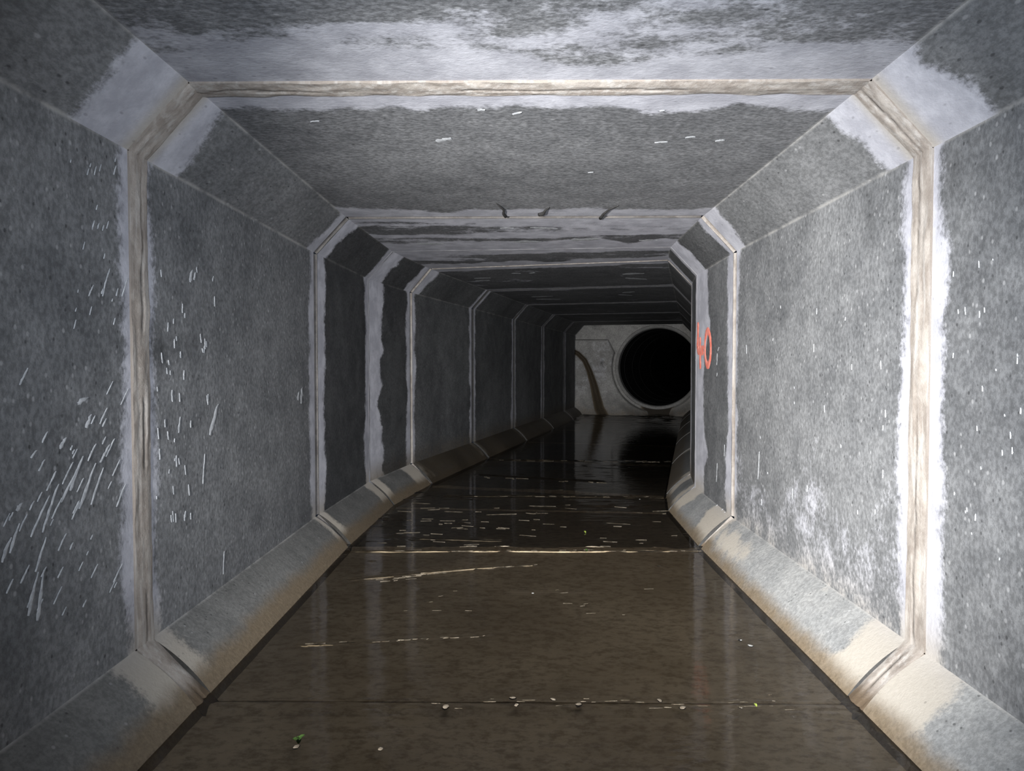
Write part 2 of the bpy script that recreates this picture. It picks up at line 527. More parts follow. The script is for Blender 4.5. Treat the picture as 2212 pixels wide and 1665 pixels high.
def panel(face, k):
    (a, b, nrm) = FACES[face]
    owner, nm, mat = OWNER[face]
    P0, P1 = ring_pt(k, *a), ring_pt(k + 1, *a)
    Q0, Q1 = ring_pt(k, *b), ring_pt(k + 1, *b)
    LA, LB = np.linalg.norm(P1 - P0), np.linalg.norm(Q1 - Q0)
    g0, g1 = jspec(k)['gap'] / 2, (jspec(k + 1)['gap'] / 2 if k + 1 < LAST else 0.0)
    near = J1 - 1 <= k <= J1 + 2
    seen = k >= J1 - 1
    wid = math.hypot(b[0] - a[0], b[1] - a[1])
    nt_ = len(seg_t(LA, near)) if seen else 4
    nv = max(4, int(wid / (0.02 if near else 0.04))) + 1 if seen else 3
    T = np.linspace(0, 1, nt_)[:, None]
    V = np.linspace(0, 1, nv)[None, :]
    sA, eA = g0 / LA, 1 - g1 / LA
    sB, eB = g0 / LB, 1 - g1 / LB
    ta = sA + (eA - sA) * T
    tb = sB + (eB - sB) * T
    PA = P0[None, None] + (P1 - P0)[None, None] * ta[..., None]
    PB = Q0[None, None] + (Q1 - Q0)[None, None] * tb[..., None]
    G = PA * (1 - V[..., None]) + PB * V[..., None]
    ang = (RINGS[k][1] + RINGS[k + 1][1]) / 2
    out = np.array([nrm[0] * math.cos(ang), -nrm[0] * math.sin(ang), nrm[1]])
    Lm = (LA + LB) / 2
    s0 = (T + 0 * V) * (Lm - g0 - g1)                # metres from the near joint
    s1 = (Lm - g0 - g1) - s0
    vv = (V + 0 * T) * wid
    X, Y, Z = G[..., 0], G[..., 1], G[..., 2]
    if face in ('haunch_bl', 'haunch_br'):           # slightly bolstered face
        bul = 0.016 * np.sin(np.pi * V) ** 0.8 + 0 * T
        G = G - out[None, None] * bul[..., None]
    if face == 'floor':
        G = G + np.array([0, 0, 1.0])[None, None] * (0.004 * fbm(X * 5, Y * 5, 5))[..., None]
    attrs = {}
    if seen and face != 'floor':
        sd = hash(face) % 97 if False else sum(map(ord, face)) + 13 * k
        w_near = jspec(k)['sm'].get(face, (0.03, 0.03))[1]       # plaster just beyond joint k
        w_far = jspec(k + 1)['sm'].get(face, (0.03, 0.03))[0] if k + 1 < LAST else 0.0
        amp0, amp1 = jspec(k)['amp'], jspec(k + 1)['amp']
        la = fbm(vv * 4.0, 3.3 + 0 * vv, sd, 4) * 1.1
        lb = fbm(vv * 4.0, 9.1 + 0 * vv, sd + 5, 4) * 1.1
        f0 = w_near * (1 + amp0 * la) - s0
        f1 = w_far * (1 + amp1 * lb) - s1
        pl = np.maximum(f0, f1)
        if k == J1 - 1 and face == 'ceiling':        # broken skim further back on the nearest ceiling slab
            pl = np.maximum(pl, 0.10 * fbm(X * 3.0, Y * 9, 41) + 0.02 - 0.22 * np.clip(s1 - 0.22, 0, 9) - 0.03)
            pl = np.maximum(pl, 0.09 * fbm(X * 2.2, Y * 6, 77) - 0.045 - 0.02 * s1)
        if k == J1 - 1 and face == 'haunch_tl':
            pl = np.maximum(pl, 0.24 + 0.02 * fbm(vv * 9, s1 * 9, 4) - s1)
        if k == J1 - 1 and face == 'haunch_tr':
            pl = np.maximum(pl, 0.20 + 0.07 * fbm(vv * 16, 0.5 * vv, 9) - s1)
        if k == J1 and face == 'haunch_br':
            pl = np.maximum(pl, 0.08 * fbm(s0 * 11 + vv * 9, vv * 6, 50) - 0.05)
            d = np.hypot((s1 - 0.22) / 0.20, (vv - 0.15) / 0.06)
            pl = np.maximum(pl, 0.05 * (1 - d) + 0.03 * fbm(s0 * 18 - vv * 14, vv * 5, 52))
        if k == J1 and face == 'wall_r':             # pale wash low on the lit wall
            pl = np.maximum(pl, np.minimum(-0.006, 0.05 * fbm(s0 * 3, vv * 3, 31) + 0.03 - 0.14 * vv))
        if k == J1 + 2 and face == 'ceiling':
            pl = np.maximum(pl, 0.10 * fbm(X * 1.6, Y * 9, 61) - 0.004)
        if k == J1 + 1 and face == 'ceiling':
            pl = np.maximum(pl, 0.10 * fbm(X * 1.4, Y * 8, 63) + 0.012)
        if k >= J1 + 3 and face == 'ceiling':
            pl = np.maximum(pl, 0.09 * fbm(X * 2.4, Y * 7, 65) - 0.052)
        attrs['plaster'] = pl
        attrs['edge'] = np.minimum(vv, wid - vv) if face in ('ceiling', 'haunch_tl', 'haunch_tr') else (
            (wid - vv) if face in ('wall_l', 'wall_r') else (wid - vv) * 1.0)
        gr = 0 * vv
        if face in ('haunch_bl', 'haunch_br'):
            top = 0.13 if face == 'haunch_bl' else 0.10
            gr = sstep(top + 0.05, 0.03, vv) * (1.15 if face == 'haunch_bl' else 0.92)
            if k >= J1 + 3:
                gr = np.maximum(gr, 0.75 - 0.6 * sstep(0.16, 0.26, vv) * (face == 'haunch_br'))
            if face == 'haunch_bl' and k in (J1 - 1, J1):
                d1 = s1 if k == J1 - 1 else s0
                gr = np.maximum(gr, 0.42 * np.exp(-(d1 / 0.22) ** 2) * sstep(0.22, 0.05, vv))
            if face == 'haunch_br' and k == J1:
                d = np.hypot((s1 - 0.03) / 0.14, (vv - 0.06) / 0.06)
                gr = np.maximum(gr, 1.0 * np.exp(-d ** 2))
        elif face in ('wall_l', 'wall_r') and k >= J1 + 2:
            gr = sstep(0.25, 0.0, vv) * 0.55
        attrs['grime'] = gr
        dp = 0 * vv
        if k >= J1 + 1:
            dp = 0.52 + 0.22 * fbm(s0 * 2.5, vv * 0.8, sd + 3)  # far units darker: wet concrete plus painted falloff of the torch light
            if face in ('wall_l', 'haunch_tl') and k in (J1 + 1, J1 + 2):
                dp = dp + 0.34  # shade painted on the left side where it turns away
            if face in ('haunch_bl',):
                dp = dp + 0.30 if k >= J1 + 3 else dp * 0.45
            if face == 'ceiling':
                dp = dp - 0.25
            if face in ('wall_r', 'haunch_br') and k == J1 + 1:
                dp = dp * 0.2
        for fc, kk, bx_, by_, ry, rz, am in (('wall_l', J1, 345, 760, 0.05, 0.06, 0.75), ('wall_l', J1, 395, 750, 0.09, 0.05, 0.35),
                                             ('wall_r', J1, 1880, 480, 0.03, 0.09, 0.35), ('wall_r', J1 - 1, 2062, 372, 0.03, 0.05, 0.5)):
            if fc == face and kk == k:
                q_ = px_plane(bx_, by_, (-HW if fc == 'wall_l' else HW, 0, 0), np.array([1.0, 0, 0]))
                dp = np.maximum(dp, am * np.exp(-((Y - q_[1]) / ry) ** 2 - ((Z - q_[2]) / rz) ** 2))
        attrs['damp_shade'] = np.clip(dp, 0, 1)
        wm = 0 * vv
        if face in ('haunch_bl', 'haunch_br', 'wall_l', 'wall_r'):
            wm = sstep(0.35, 0.05, Z)
        if k + 1 == J1 or k == J1:
            wm = np.maximum(wm, 0.75 * np.exp(-((s1 if k + 1 == J1 else s0) / 0.045) ** 2) * (face.startswith('haunch_t')))
        attrs['warm'] = wm
        attrs['thick'] = np.full(vv.shape, ((0.62 if k < J1 else 0.8) if face == 'ceiling' else 0.82) if k <= J1 else 0.95)
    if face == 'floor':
        attrs['slab_dark'] = np.full(vv.shape, 0.0 if k <= J1 else 0.62)  # slabs past the second joint are darker
    flip = face in ('ceiling', 'wall_l', 'haunch_tl')
    if face == 'haunch_br' or face == 'wall_r' or face == 'haunch_tr':
        flip = False
    if face == 'haunch_bl':
        flip = True
    if face == 'floor':
        flip = True
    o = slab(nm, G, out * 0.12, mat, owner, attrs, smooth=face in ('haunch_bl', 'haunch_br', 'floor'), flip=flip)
    return o


for k in range(0, LAST):
    for f in FACES:
        panel(f, k)

# ------------------------------------------------------------------ mortar joints
JL = {
    3: 'widest and nearest mortar joint, beige and cracked with white plaster smears',
    4: 'second mortar joint ring, dark groove with bluish white plaster on both sides',
    5: 'third joint ring, at the bend, smeared over with grey plaster',
    6: 'fourth mortar joint ring, brownish, just past the bend',
    7: 'fifth joint ring from the front, thin pale lines on dark wall',
    8: 'sixth joint ring from the front, deep in the dark stretch',
    9: 'seventh joint ring, thin and pale, before the open black gap',
    10: 'last joint ring, an open black gap near the round pipe',
}


def joint(k):
    sp = jspec(k)
    (cx, cy), ang = RINGS[k]
    e = tag(empty('mortar_joint', (cx, cy, 0)), JL[k], 'mortar joint', 'mortar joints between the culvert units')
    along = np.array([math.sin(ang), math.cos(ang), 0])
    for face, (a, b, nrm) in FACES.items():
        P, Q = ring_pt(k, *a), ring_pt(k, *b)
        wid = np.linalg.norm(Q - P)
        nv = max(4, int(wid / (0.012 if k <= 5 else 0.04)))
        ns = 13 if k <= 5 else 7
        V = np.linspace(0, 1, nv)[None, :]
        S = np.linspace(-0.5, 0.5, ns)[:, None]
        out = np.array([nrm[0] * math.cos(ang), -nrm[0] * math.sin(ang), nrm[1]])
        g = sp['gap']
        if face == 'floor':
            g = g + 0.0
        vv = V * wid
        seed = 100 + k * 11 + sum(map(ord, face))
        dep = sp['proud'] + 0 * S * V
        crack = 0 * S * V
        if k == 3:
            dep = dep + 0.003 * np.cos(S * np.pi) + 0.004 * fbm(vv * 12, S * 4 + 5, seed)
            c1 = 0.16 * fbm(vv * 3, 0 * vv + 1, seed + 1) + 0.08
            c2 = c1 - 0.28 + 0.1 * fbm(vv * 5, 0 * vv + 7, seed + 2)
            broken = sstep(-0.2, 0.1, fbm(vv * 5, 0 * vv + 3, seed + 3))
            broken2 = sstep(0.0, 0.25, fbm(vv * 4, 0 * vv + 13, seed + 4))
            w_ = 0.045
            c1 = c1 + 0.05 * fbm(vv * 22, 0 * vv, seed + 6)
            crack = np.maximum(np.exp(-((S - c1) / w_) ** 2) * broken, np.exp(-((S - c2) / w_) ** 2) * broken2 * 0.45)
            dep = dep - 0.006 * crack
        elif k in (4, 6):
            dep = dep + 0.012 * (np.abs(S) * 2) ** 3 + 0.002 * fbm(vv * 10, S * 2, seed)
            crack = 0.55 * np.exp(-((S + 0.12) / 0.14) ** 2) * (0.6 + 0.4 * fbm(vv * 4, 0 * vv, seed))
        else:
            dep = dep + 0.002 * fbm(vv * 10, S * 2, seed)
            crack = (0.5 if k != 5 else 0.12) * np.exp(-(S / 0.2) ** 2) + 0 * vv
            if k == 10:
                crack = 1.0 + 0 * S * vv
        gr = 0 * S * V
        if face in ('haunch_bl', 'haunch_br'):
            gr = 1.0 * sstep(0.17, 0.02, vv) + 0 * S
        if face == 'floor':
            gr = 0.0 * S * V
            hump = 1 - (np.abs(S) * 2) ** 2
            up, am = {3: (0.010, 0.010), 4: (0.021, 0.012), 6: (0.019, 0.010), 7: (0.019, 0.010)}.get(k, (0.012, 0.004))
            dep = hump * (up + am * fbm(vv * 9, S * 1.5, seed)) - 0.004
        G = (P[None, None] * (1 - V[..., None]) + Q[None, None] * V[..., None]) + along[None, None] * (S * g)[..., None] - out[None, None] * dep[..., None]
        nm = {'ceiling': 'ceiling_band', 'floor': 'floor_band'}.get(face, 'wall_band' if face.startswith('wall') else 'haunch_band')
        flip = face in ('ceiling', 'wall_l', 'haunch_tl', 'haunch_bl', 'floor')
        slab(nm, G, out * (0.10 + min(0, sp['proud'])), M_FLOOR if face == 'floor' else (M_MORT if k == 4 and face in ('wall_r', 'haunch_tr', 'haunch_br') else sp['mat']), e, dict(crack=crack, grime=gr), smooth=True, flip=flip)
    return e


for k in range(3, 11):
    joint(k)

# ------------------------------------------------------------------ headwall, benching and pipe
(hx, hy), HANG = RINGS[12]
H0 = np.array([hx, hy, 0.0])
HU = np.array([math.cos(HANG), -math.sin(HANG), 0])
HN = np.array([-math.sin(HANG), -math.cos(HANG), 0])       # towards the camera


def hw_uv(px, py):
    p = px_plane(px, py, H0, HN) - H0
    return float(np.dot(p, HU)), float(p[2])


def hw_pt(u, z, e=0.0):
    return H0 + HU * u + np.array([0, 0, z]) + HN * e


PU, PZ = hw_uv(1421, 793)
PR = abs(hw_uv(1421, 793)[1] - hw_uv(1421, 708.6)[1])
wall_back = tag(empty('wall_back', tuple(H0)), 'pale stained headwall closing the culvert around the round pipe mouth', 'wall', kind='structure')

# flat face with the round hole
nth, nr = 192, 26
th = np.linspace(0, 2 * np.pi, nth, endpoint=False)
U0, U1, Z0, Z1 = -1.25, 1.25, -0.12, 1.80
verts, faces = [], []
for t_ in th:
    c, s = math.cos(t_), math.sin(t_)
    tx = ((U1 if c > 0 else U0) - PU) / c if abs(c) > 1e-6 else 9
    tz = ((Z1 if s > 0 else Z0) - PZ) / s if abs(s) > 1e-6 else 9
    rb = min(tx, tz)
    R0 = PR + 0.062
    for j in range(nr):
        r = R0 + (rb - R0) * (j / (nr - 1)) ** 1.3
        u, z = PU + r * c, PZ + r * s
        verts.append(hw_pt(u, z, 0.0))
for i in range(nth):
    for j in range(nr - 1):
        a, b = i * nr + j, ((i + 1) % nth) * nr + j
        faces.append((a, a + 1, b + 1, b))
nb = len(verts)
# back of the plate: hole edge and rim pushed in
for i in range(nth):
    verts.append(verts[i * nr] - HN * 0.12)
    verts.append(verts[i * nr + nr - 1] - HN * 0.12)
for i in range(nth):
    i2 = (i + 1) % nth
    faces.append((i * nr, i2 * nr, nb + 2 * i2, nb + 2 * i))
    faces.append((i * nr + nr - 1, nb + 2 * i + 1, nb + 2 * i2 + 1, i2 * nr + nr - 1))
    faces.append((nb + 2 * i, nb + 2 * i2, nb + 2 * i2 + 1, nb + 2 * i + 1))
va = np.array(verts)
du = (va - H0) @ HU
dz = va[:, 2]
hol = sstep(0.12, 0.5, fbm(du * 9, dz * 9, 301)) * sstep(-0.1, 0.3, fbm(du * 2.3, dz * 2.3, 305))
me = mesh_from('headwall_face', verts, faces, dict(plaster=-1 + 0 * du, grime=0.22 * sstep(1.3, 0.4, dz) + 1.2 * sstep(0.34, 0.22, np.abs(du - PU)) * sstep(0.32, 0.24, dz), damp_shade=np.maximum(0.55 * hol, 1.0 * sstep(0.34, 0.22, np.abs(du - PU)) * sstep(0.32, 0.24, dz)), edge=1 + 0 * du, warm=0 * du, thick=0.9 + 0 * du))  # dark patch painted under the pipe mouth for the black slot
link_mesh('headwall_face', me, M_HEAD, wall_back)

# benching: one hand-trowelled mound each side of the invert, a side channel cut in the left one
CH = np.array([hw_uv(*q) for q in ((1236, 757), (1250, 764), (1264, 778), (1274, 800), (1283, 828), (1290, 855), (1298, 880), (1310, 897))])
BD = [hw_uv(*q) for q in ((1236, 732), (1285, 732), (1303, 738), (1315, 755), (1322, 785), (1324, 815), (1336, 850), (1362, 872), (1395, 884))]
CHd = np.array([np.array([np.interp(t_, range(len(CH)), CH[:, 0]), np.interp(t_, range(len(CH)), CH[:, 1])]) for t_ in np.linspace(0, len(CH) - 1, 120)])


def bench_grid(name, u0, u1, ztop, left):
    nu, nz = 130, 130
    U = np.linspace(u0, u1, nu)[:, None] + 0 * np.zeros((1, nz))
    Zf = np.linspace(-0.06, ztop, nz)[None, :] + 0 * U
    r = np.hypot(U - PU, Zf - PZ)
    if left:
        bz = np.array(BD)
        # how far inside the trowelled area (negative is outside)
        inside = np.minimum(bz[1][1] - Zf + 0.01 * fbm(U * 8, Zf * 8, 3), r - (PR + 0.10))
        corner = 0.16
        ins2 = bz[2][0] + 0.10 - U
        inside = np.where(Zf > bz[3][1] - 0.1, np.minimum(inside, ins2 + (bz[1][1] - Zf) * 0.5), inside)
        e = -0.05 + 0.155 * sstep(-0.01, 0.03, inside)
    else:
        inside = np.minimum(0.55 - Zf + 0.25 * (U - PU - 0.5), r - (PR + 0.05))
        e = -0.05 + 0.08 * sstep(-0.01, 0.04, inside)
    tt = np.clip(1 - Zf / 0.62, 0, 1)
    e = e + 0.30 * tt ** 2.2 * sstep(-0.01, 0.2, inside)
    # invert slot below the pipe
    slot = sstep(0.30, 0.14, np.abs(U - PU - 0.02)) * sstep(0.35, 0.2, Zf)
    e = e * (1 - slot) - 0.06 * slot
    grime = 0.30 * sstep(0.55, 0.1, Zf) + 0.25 * sstep(0.2, 0.0, Zf)
    damp_shade = 0 * U
    if left:
        d = np.full(U.shape, 9.0)
        for q in CHd:
            d = np.minimum(d, np.hypot(U - q[0], Zf - q[1]))
        w_ = 0.040 + 0.045 * sstep(1.2, 0.1, Zf)
        g_ = np.exp(-(d / w_) ** 2)
        e = e - 0.085 * g_ * sstep(-0.05, 0.05, e)
        grime = np.maximum(grime, 1.6 * sstep(0.2, 0.6, g_))
        damp_shade = np.maximum(damp_shade, 0.75 * sstep(0.2, 0.8, g_))
        hole = hw_uv(1302, 782)
        dh = np.hypot((U - hole[0]) / 0.04, (Zf - hole[1]) / 0.07)
        damp_shade = np.maximum(damp_shade, 0.8 * np.exp(-dh ** 2))
    e = e + 0.006 * fbm(U * 6, Zf * 3, 8)
    G = np.array([[hw_pt(U[i, j], Zf[i, j], e[i, j]) for j in range(nz)] for i in range(nu)])
    keep = (r > PR + 0.03)
    idx = -np.ones((nu, nz), int)
    vs = []
    for i in range(nu):
        for j in range(nz):
            if keep[i, j]:
                idx[i, j] = len(vs)
                vs.append(G[i, j])
    fs = []
    for i in range(nu - 1):
        for j in range(nz - 1):
            q = (idx[i, j], idx[i + 1, j], idx[i + 1, j + 1], idx[i, j + 1])
            if min(q) >= 0:
                fs.append(tuple(int(x) for x in q))
    k_ = keep.reshape(-1)
    at = dict(plaster=np.where(e > 0, 0.02 * fbm(U * 5, Zf * 2.5, 12) - 0.012, -1).reshape(-1)[k_], grime=grime.reshape(-1)[k_],
              damp_shade=damp_shade.reshape(-1)[k_], edge=np.ones(k_.sum()), thick=np.full(k_.sum(), 0.6), warm=(0.8 * sstep(0.7, 0.1, Zf)).reshape(-1)[k_])
    me_ = mesh_from(name, vs, fs, at)
    return link_mesh(name, me_, M_HEAD, wall_back, smooth=True)


b1 = bench_grid('benching', -1.20, PU + 0.05, 1.48, True)
b2 = bench_grid('benching', PU - 0.05, 1.20, 0.75, False)

# short chamber collar between the last unit and the headwall
for f in FACES:
    a, b, nrm = FACES[f]
    off = 0.05
    a2, b2_ = (a[0] + nrm[0] * off, a[1] + nrm[1] * off), (b[0] + nrm[0] * off, b[1] + nrm[1] * off)
    if f == 'floor':
        a2, b2_ = a, b
    G = np.array([[ring_pt(LAST, *a2), ring_pt(LAST, *b2_)], [ring_pt(12, *a2), ring_pt(12, *b2_)]])
    o3 = np.array([nrm[0] * math.cos(HANG), -nrm[0] * math.sin(HANG), nrm[1]])
    slab('collar', G, o3 * 0.12, M_PIPE if f != 'floor' else M_FLOOR, wall_back,
         flip=f in ('ceiling', 'wall_l', 'haunch_tl', 'haunch_bl', 'floor'))

# the pipe
pipe_c = hw_pt(PU, PZ, 0.0)
PANG = HANG + 0.05
PD = np.array([math.sin(PANG), math.cos(PANG), 0.0])
PX = np.array([math.cos(PANG), -math.sin(PANG), 0.0])
pipe = tag(empty('concrete_pipe', tuple(pipe_c)), 'large round concrete pipe mouth opening black into the headwall', 'pipe')


def lathe(name, prof, mat, parent, base, n=128, bumps=None, axis=None, side=None):
    axis = PD if axis is None else axis
    side = PX if side is None else side
    up = np.array([0, 0, 1.0])
    vs, fs = [], []
    m_ = len(prof)
    for i in range(n):
        t_ = 2 * math.pi * i / n
        for (r, s) in prof:
            vs.append(base + axis * s + (side * math.cos(t_) + up * math.sin(t_)) * r)
    for i in range(n):
        for j in range(m_):
            a = i * m_ + j
            b = i * m_ + (j + 1) % m_
            c = ((i + 1) % n) * m_ + (j + 1) % m_
            d = ((i + 1) % n) * m_ + j
            fs.append((a, b, c, d))
    me_ = mesh_from(name, vs, fs)
    for k_, v_ in (('plaster', -1.0), ('edge', 1.0), ('damp_shade', 1.0 if mat is M_PIPE else 0.35)):  # pipe sections painted dark so the bore looks unlit
        at = me_.attributes.new(k_, 'FLOAT', 'POINT')
        at.data.foreach_set('value', np.full(len(vs), v_, np.float32))
    o = link_mesh(name, me_, mat, parent)
    for p_ in me_.polygons:
        p_.use_smooth = False
    return o


HD = -HN
lathe('rim', [(PR + 0.062, -0.015), (PR + 0.055, -0.032), (PR + 0.015, -0.030), (PR, -0.012), (PR, 0.10), (PR + 0.062, 0.10)], M_HEAD, pipe, pipe_c, 160, axis=HD, side=HU)
for i, (s0_, ln, dr) in enumerate(((0.11, 0.55, 0.0), (0.68, 1.1, 0.0), (1.80, 1.1, 0.0), (2.92, 2.2, 0.0), (5.14, 4.0, 0.0), (9.16, 6.0, 0.0), (15.18, 8.0, 0.0), (23.2, 8.0, 0.0))):
    R_ = PR - 0.004 + dr
    lathe('pipe_section', [(R_, s0_), (R_, s0_ + ln), (R_ + 0.09, s0_ + ln), (R_ + 0.09, s0_)], M_PIPE, pipe, pipe_c)
lathe('pipe_end', [(0.001, 31.3), (PR + 0.09, 31.3), (PR + 0.09, 31.4), (0.001, 31.4)], M_PIPE, pipe, pipe_c)

# ------------------------------------------------------------------ water
def path_at(y):
    ys = [r[0][1] for r in RINGS] + [RINGS[-1][0][1] + 0.3]
    xs = [r[0][0] for r in RINGS] + [RINGS[-1][0][0] + 0.3 * math.tan(HANG)]
    return np.interp(y, ys, xs)


rows, yv = [], -2.9
ylist = []
SL = []
for k in range(0, 12):
    L = np.hypot(RINGS[k + 1][0][0] - RINGS[k][0][0], RINGS[k + 1][0][1] - RINGS[k][0][1])
    st = 0.25 if k < 2 else (0.012 if k == 2 else (0.0055 if k < 7 else 0.03))
    n_ = max(2, int(L / st))
    for i in range(n_):
        SL.append((k, i / n_))
SL.append((11, 1.0))
lat = np.linspace(-0.905, 0.905, 151)
WV = np.zeros((len(SL), len(lat), 3))
for r_, (k, t_) in enumerate(SL):
    for ci, lx in enumerate((-0.905, 0.905)):
        WV[r_, -ci] = ring_pt(k, lx, 0) * (1 - t_) + ring_pt(k + 1, lx, 0) * t_
    f_ = ((lat + 0.905) / 1.81)[:, None]
    WV[r_] = WV[r_, 0][None] * (1 - f_) + WV[r_, -1][None] * f_
X, Y = WV[..., 0], WV[..., 1]
wz = 0.0005 * fbm(X * 3, Y * 8, 21, 3)


def ripple(px_pts, amp, wl, wid):
    """a standing ripple along a line on the water, with a few trailing crests"""
    global wz
    pts = np.array([px_plane(px, py, (0, 0, 0), np.array([0, 0, 1.0]))[:2] for px, py in px_pts])
    best = np.full(X.shape, 9.0)
    sgn = np.zeros(X.shape)
    for a, b in zip(pts[:-1], pts[1:]):
        d = b - a
        L = np.dot(d, d)
        t_ = np.clip(((X - a[0]) * d[0] + (Y - a[1]) * d[1]) / L, 0, 1)
        qx, qy = X - (a[0] + t_ * d[0]), Y - (a[1] + t_ * d[1])
        dist = np.hypot(qx, qy)
        side = np.sign(d[0] * qy - d[1] * qx)
        m_ = dist < best
        sgn = np.where(m_, side, sgn)
        best = np.minimum(best, dist)
    sd = best * sgn
    mod = 0.85 + 0.7 * fbm(X * 9, Y * 9, int(px_pts[0][0]), 3)
    wz = wz + amp * np.clip(mod, 0, 2) * np.exp(-(sd / wid) ** 2) * np.cos(2 * np.pi * sd / wl + 2.0 * fbm(X * 5, Y * 5, 33, 2))


for pts, amp, wl, wid in (
        (((760, 1252), (900, 1238), (1040, 1226), (1150, 1221)), 0.0062, 0.030, 0.026),
        (((640, 1394), (800, 1386), (930, 1378), (1065, 1371)), 0.0040, 0.028, 0.014),
        (((745, 1192), (1000, 1190), (1200, 1191), (1505, 1190)), 0.0065, 0.032, 0.022),
        (((900, 1164), (1080, 1168)), 0.0060, 0.034, 0.04),
        (((960, 1072), (1200, 1072), (1450, 1076)), 0.0065, 0.036, 0.04),
        (((1040, 1025), (1130, 1031), (1300, 1040)), 0.0050, 0.04, 0.04),
        (((1060, 993), (1460, 997)), 0.0060, 0.04, 0.05),
        (((1100, 1278), (1290, 1280)), 0.0026, 0.026, 0.03),
        (((430, 1524), (1000, 1522), (1500, 1524), (1840, 1530)), 0.0024, 0.030, 0.03)):
    ripple(pts, amp, wl, wid)
# short cross ripples in the faster stretch beyond the second joint
zone = sstep(3.5, 3.7, Y) * sstep(5.3, 4.8, Y)
wz = wz + 0.0085 * zone * np.clip(vnoise(X * 9 + 0.6 * Y, Y * 62 + 3 * vnoise(X * 3, Y * 3, 5), 71) - 0.80, 0, 1) / 0.2 * sstep(0.45, 0.7, vnoise(X * 2.2, Y * 5, 72))
zone2 = sstep(5.1, 5.6, Y) * sstep(7.0, 6.4, Y)
wz = wz + 0.0035 * zone2 * np.clip(vnoise(X * 7, Y * 55, 73) - 0.86, 0, 1) / 0.14
zone3 = sstep(3.52, 3.3, Y) * sstep(2.0, 2.4, Y)
wz = wz + 0.007 * zone3 * np.clip(vnoise(X * 14, Y * 62, 75) - 0.965, 0, 1) / 0.035
WV[..., 2] = wz
nR, nC = WV.shape[:2]
idx = np.arange(nR * nC).reshape(nR, nC)
q = np.stack([idx[:-1, :-1], idx[:-1, 1:], idx[1:, 1:], idx[1:, :-1]], -1).reshape(-1, 4)
me = bpy.data.meshes.new('water')
me.from_pydata(WV.reshape(-1, 3).tolist(), [], q.tolist())
me.update()
water = link_mesh('water', me, M_WATER, smooth=True)
tag(water, 'shallow brown water running over the culvert floor', 'water', kind='stuff')

# ------------------------------------------------------------------ dried slurry splashes on walls and ceiling
def face_plane(face, k):
    a, b, nrm = FACES[face]
    p0, p1, p2 = ring_pt(k, *a), ring_pt(k + 1, *a), ring_pt(k, *b)
    n = np.cross(p1 - p0, p2 - p0)
    n /= np.linalg.norm(n)
    ang = (RINGS[k][1] + RINGS[k + 1][1]) / 2
    out = np.array([nrm[0] * math.cos(ang), -nrm[0] * math.sin(ang), nrm[1]])
    if np.dot(n, out) > 0:
        n = -n                                       # points into the tunnel
    return p0, n


class Splats:
    def __init__(self):
        self.v, self.f = [], []

    def streak(self, A, B, width, n, lift=0.0025):
        d = B - A
        L = np.linalg.norm(d)
        if L < 1e-4:
            return
        d = d / L
        s = np.cross(n, d)
        N = 7
        top, bot = [], []
        base = len(self.v)
        for i in range(N + 1):
            t_ = i / N
            w_ = width * (math.sin(math.pi * min(1, 0.04 + 0.96 * t_) ** 0.7) ** 0.6 + 0.05) * random.uniform(0.6, 1.15) * 0.5
            c = A + d * L * t_ + s * width * random.uniform(-0.12, 0.12)
            top.append(c + s * w_ + n * lift * 0.4)
            bot.append(c - s * w_ + n * lift * 0.4)
        mid = [(a + b) / 2 + n * lift for a, b in zip(top, bot)]
        self.v += top + mid + bot
        m_ = N + 1
        for i in range(N):
            for r_ in range(2):
                a = base + r_ * m_ + i
                self.f.append((a, a + 1, a + m_ + 1, a + m_))

    def build(self, parent):
        me_ = mesh_from('slurry_splashes', self.v, self.f)
        o = link_mesh('slurry_splashes', me_, M_SPLASH, parent, smooth=True)
        tag(o, 'dried white slurry splashes', kind='stuff')
        return o


def streak_px(S, face, k, x0, y0, x1, y1, w):
    p0, n = face_plane(face, k)
    A, B = px_plane(x0, y0, p0, n), px_plane(x1, y1, p0, n)
    S.streak(A, B, w, n)


S = Splats()
rng = random.Random(3)
for (x0, y0, x1, y1, w) in ((130, 1085, 170, 1005, .010), (170, 1100, 205, 1000, .012), (195, 1090, 222, 1010, .009), (150, 1060, 178, 985, .012),
                            (65, 1160, 105, 1070, .007), (90, 1150, 125, 1045, .011), (80, 1340, 92, 1240, .014), (60, 1330, 80, 1235, .012),
                            (110, 1120, 132, 1075, .006), (75, 1235, 98, 1160, .008), (215, 1000, 236, 960, .010), (250, 1095, 270, 1045, .008),
                            (128, 970, 142, 945, .012), (185, 925, 196, 895, .014), (165, 872, 190, 858, .012), (3, 1215, 22, 1160, .012),
                            (20, 1195, 40, 1130, .01), (65, 990, 78, 972, .006), (82, 1018, 95, 992, .006), (35, 1105, 46, 1085, .012),
                            (220, 640, 231, 592, .006), (230, 600, 236, 580, .005), (190, 640, 200, 615, .004), (262, 640, 274, 600, .005)):
    streak_px(S, 'wall_l', 2, x0, y0, x1, y1, w)
for i in range(60):
    x = rng.uniform(0, 262)
    y = rng.uniform(830, 1330)
    if y < 1150 - 1.25 * x - 40 and rng.random() < 0.85:
        continue
    L = rng.uniform(10, 46)
    streak_px(S, 'wall_l', 2, x, y, x + L * 0.42, y - L * 0.9, rng.uniform(.002, .006))
for i in range(22):
    x, y = rng.uniform(150, 262), rng.uniform(330, 720)
    L = rng.uniform(6, 22)
    streak_px(S, 'wall_l', 2, x, y, x + L * 0.25, y - L, rng.uniform(.002, .004))
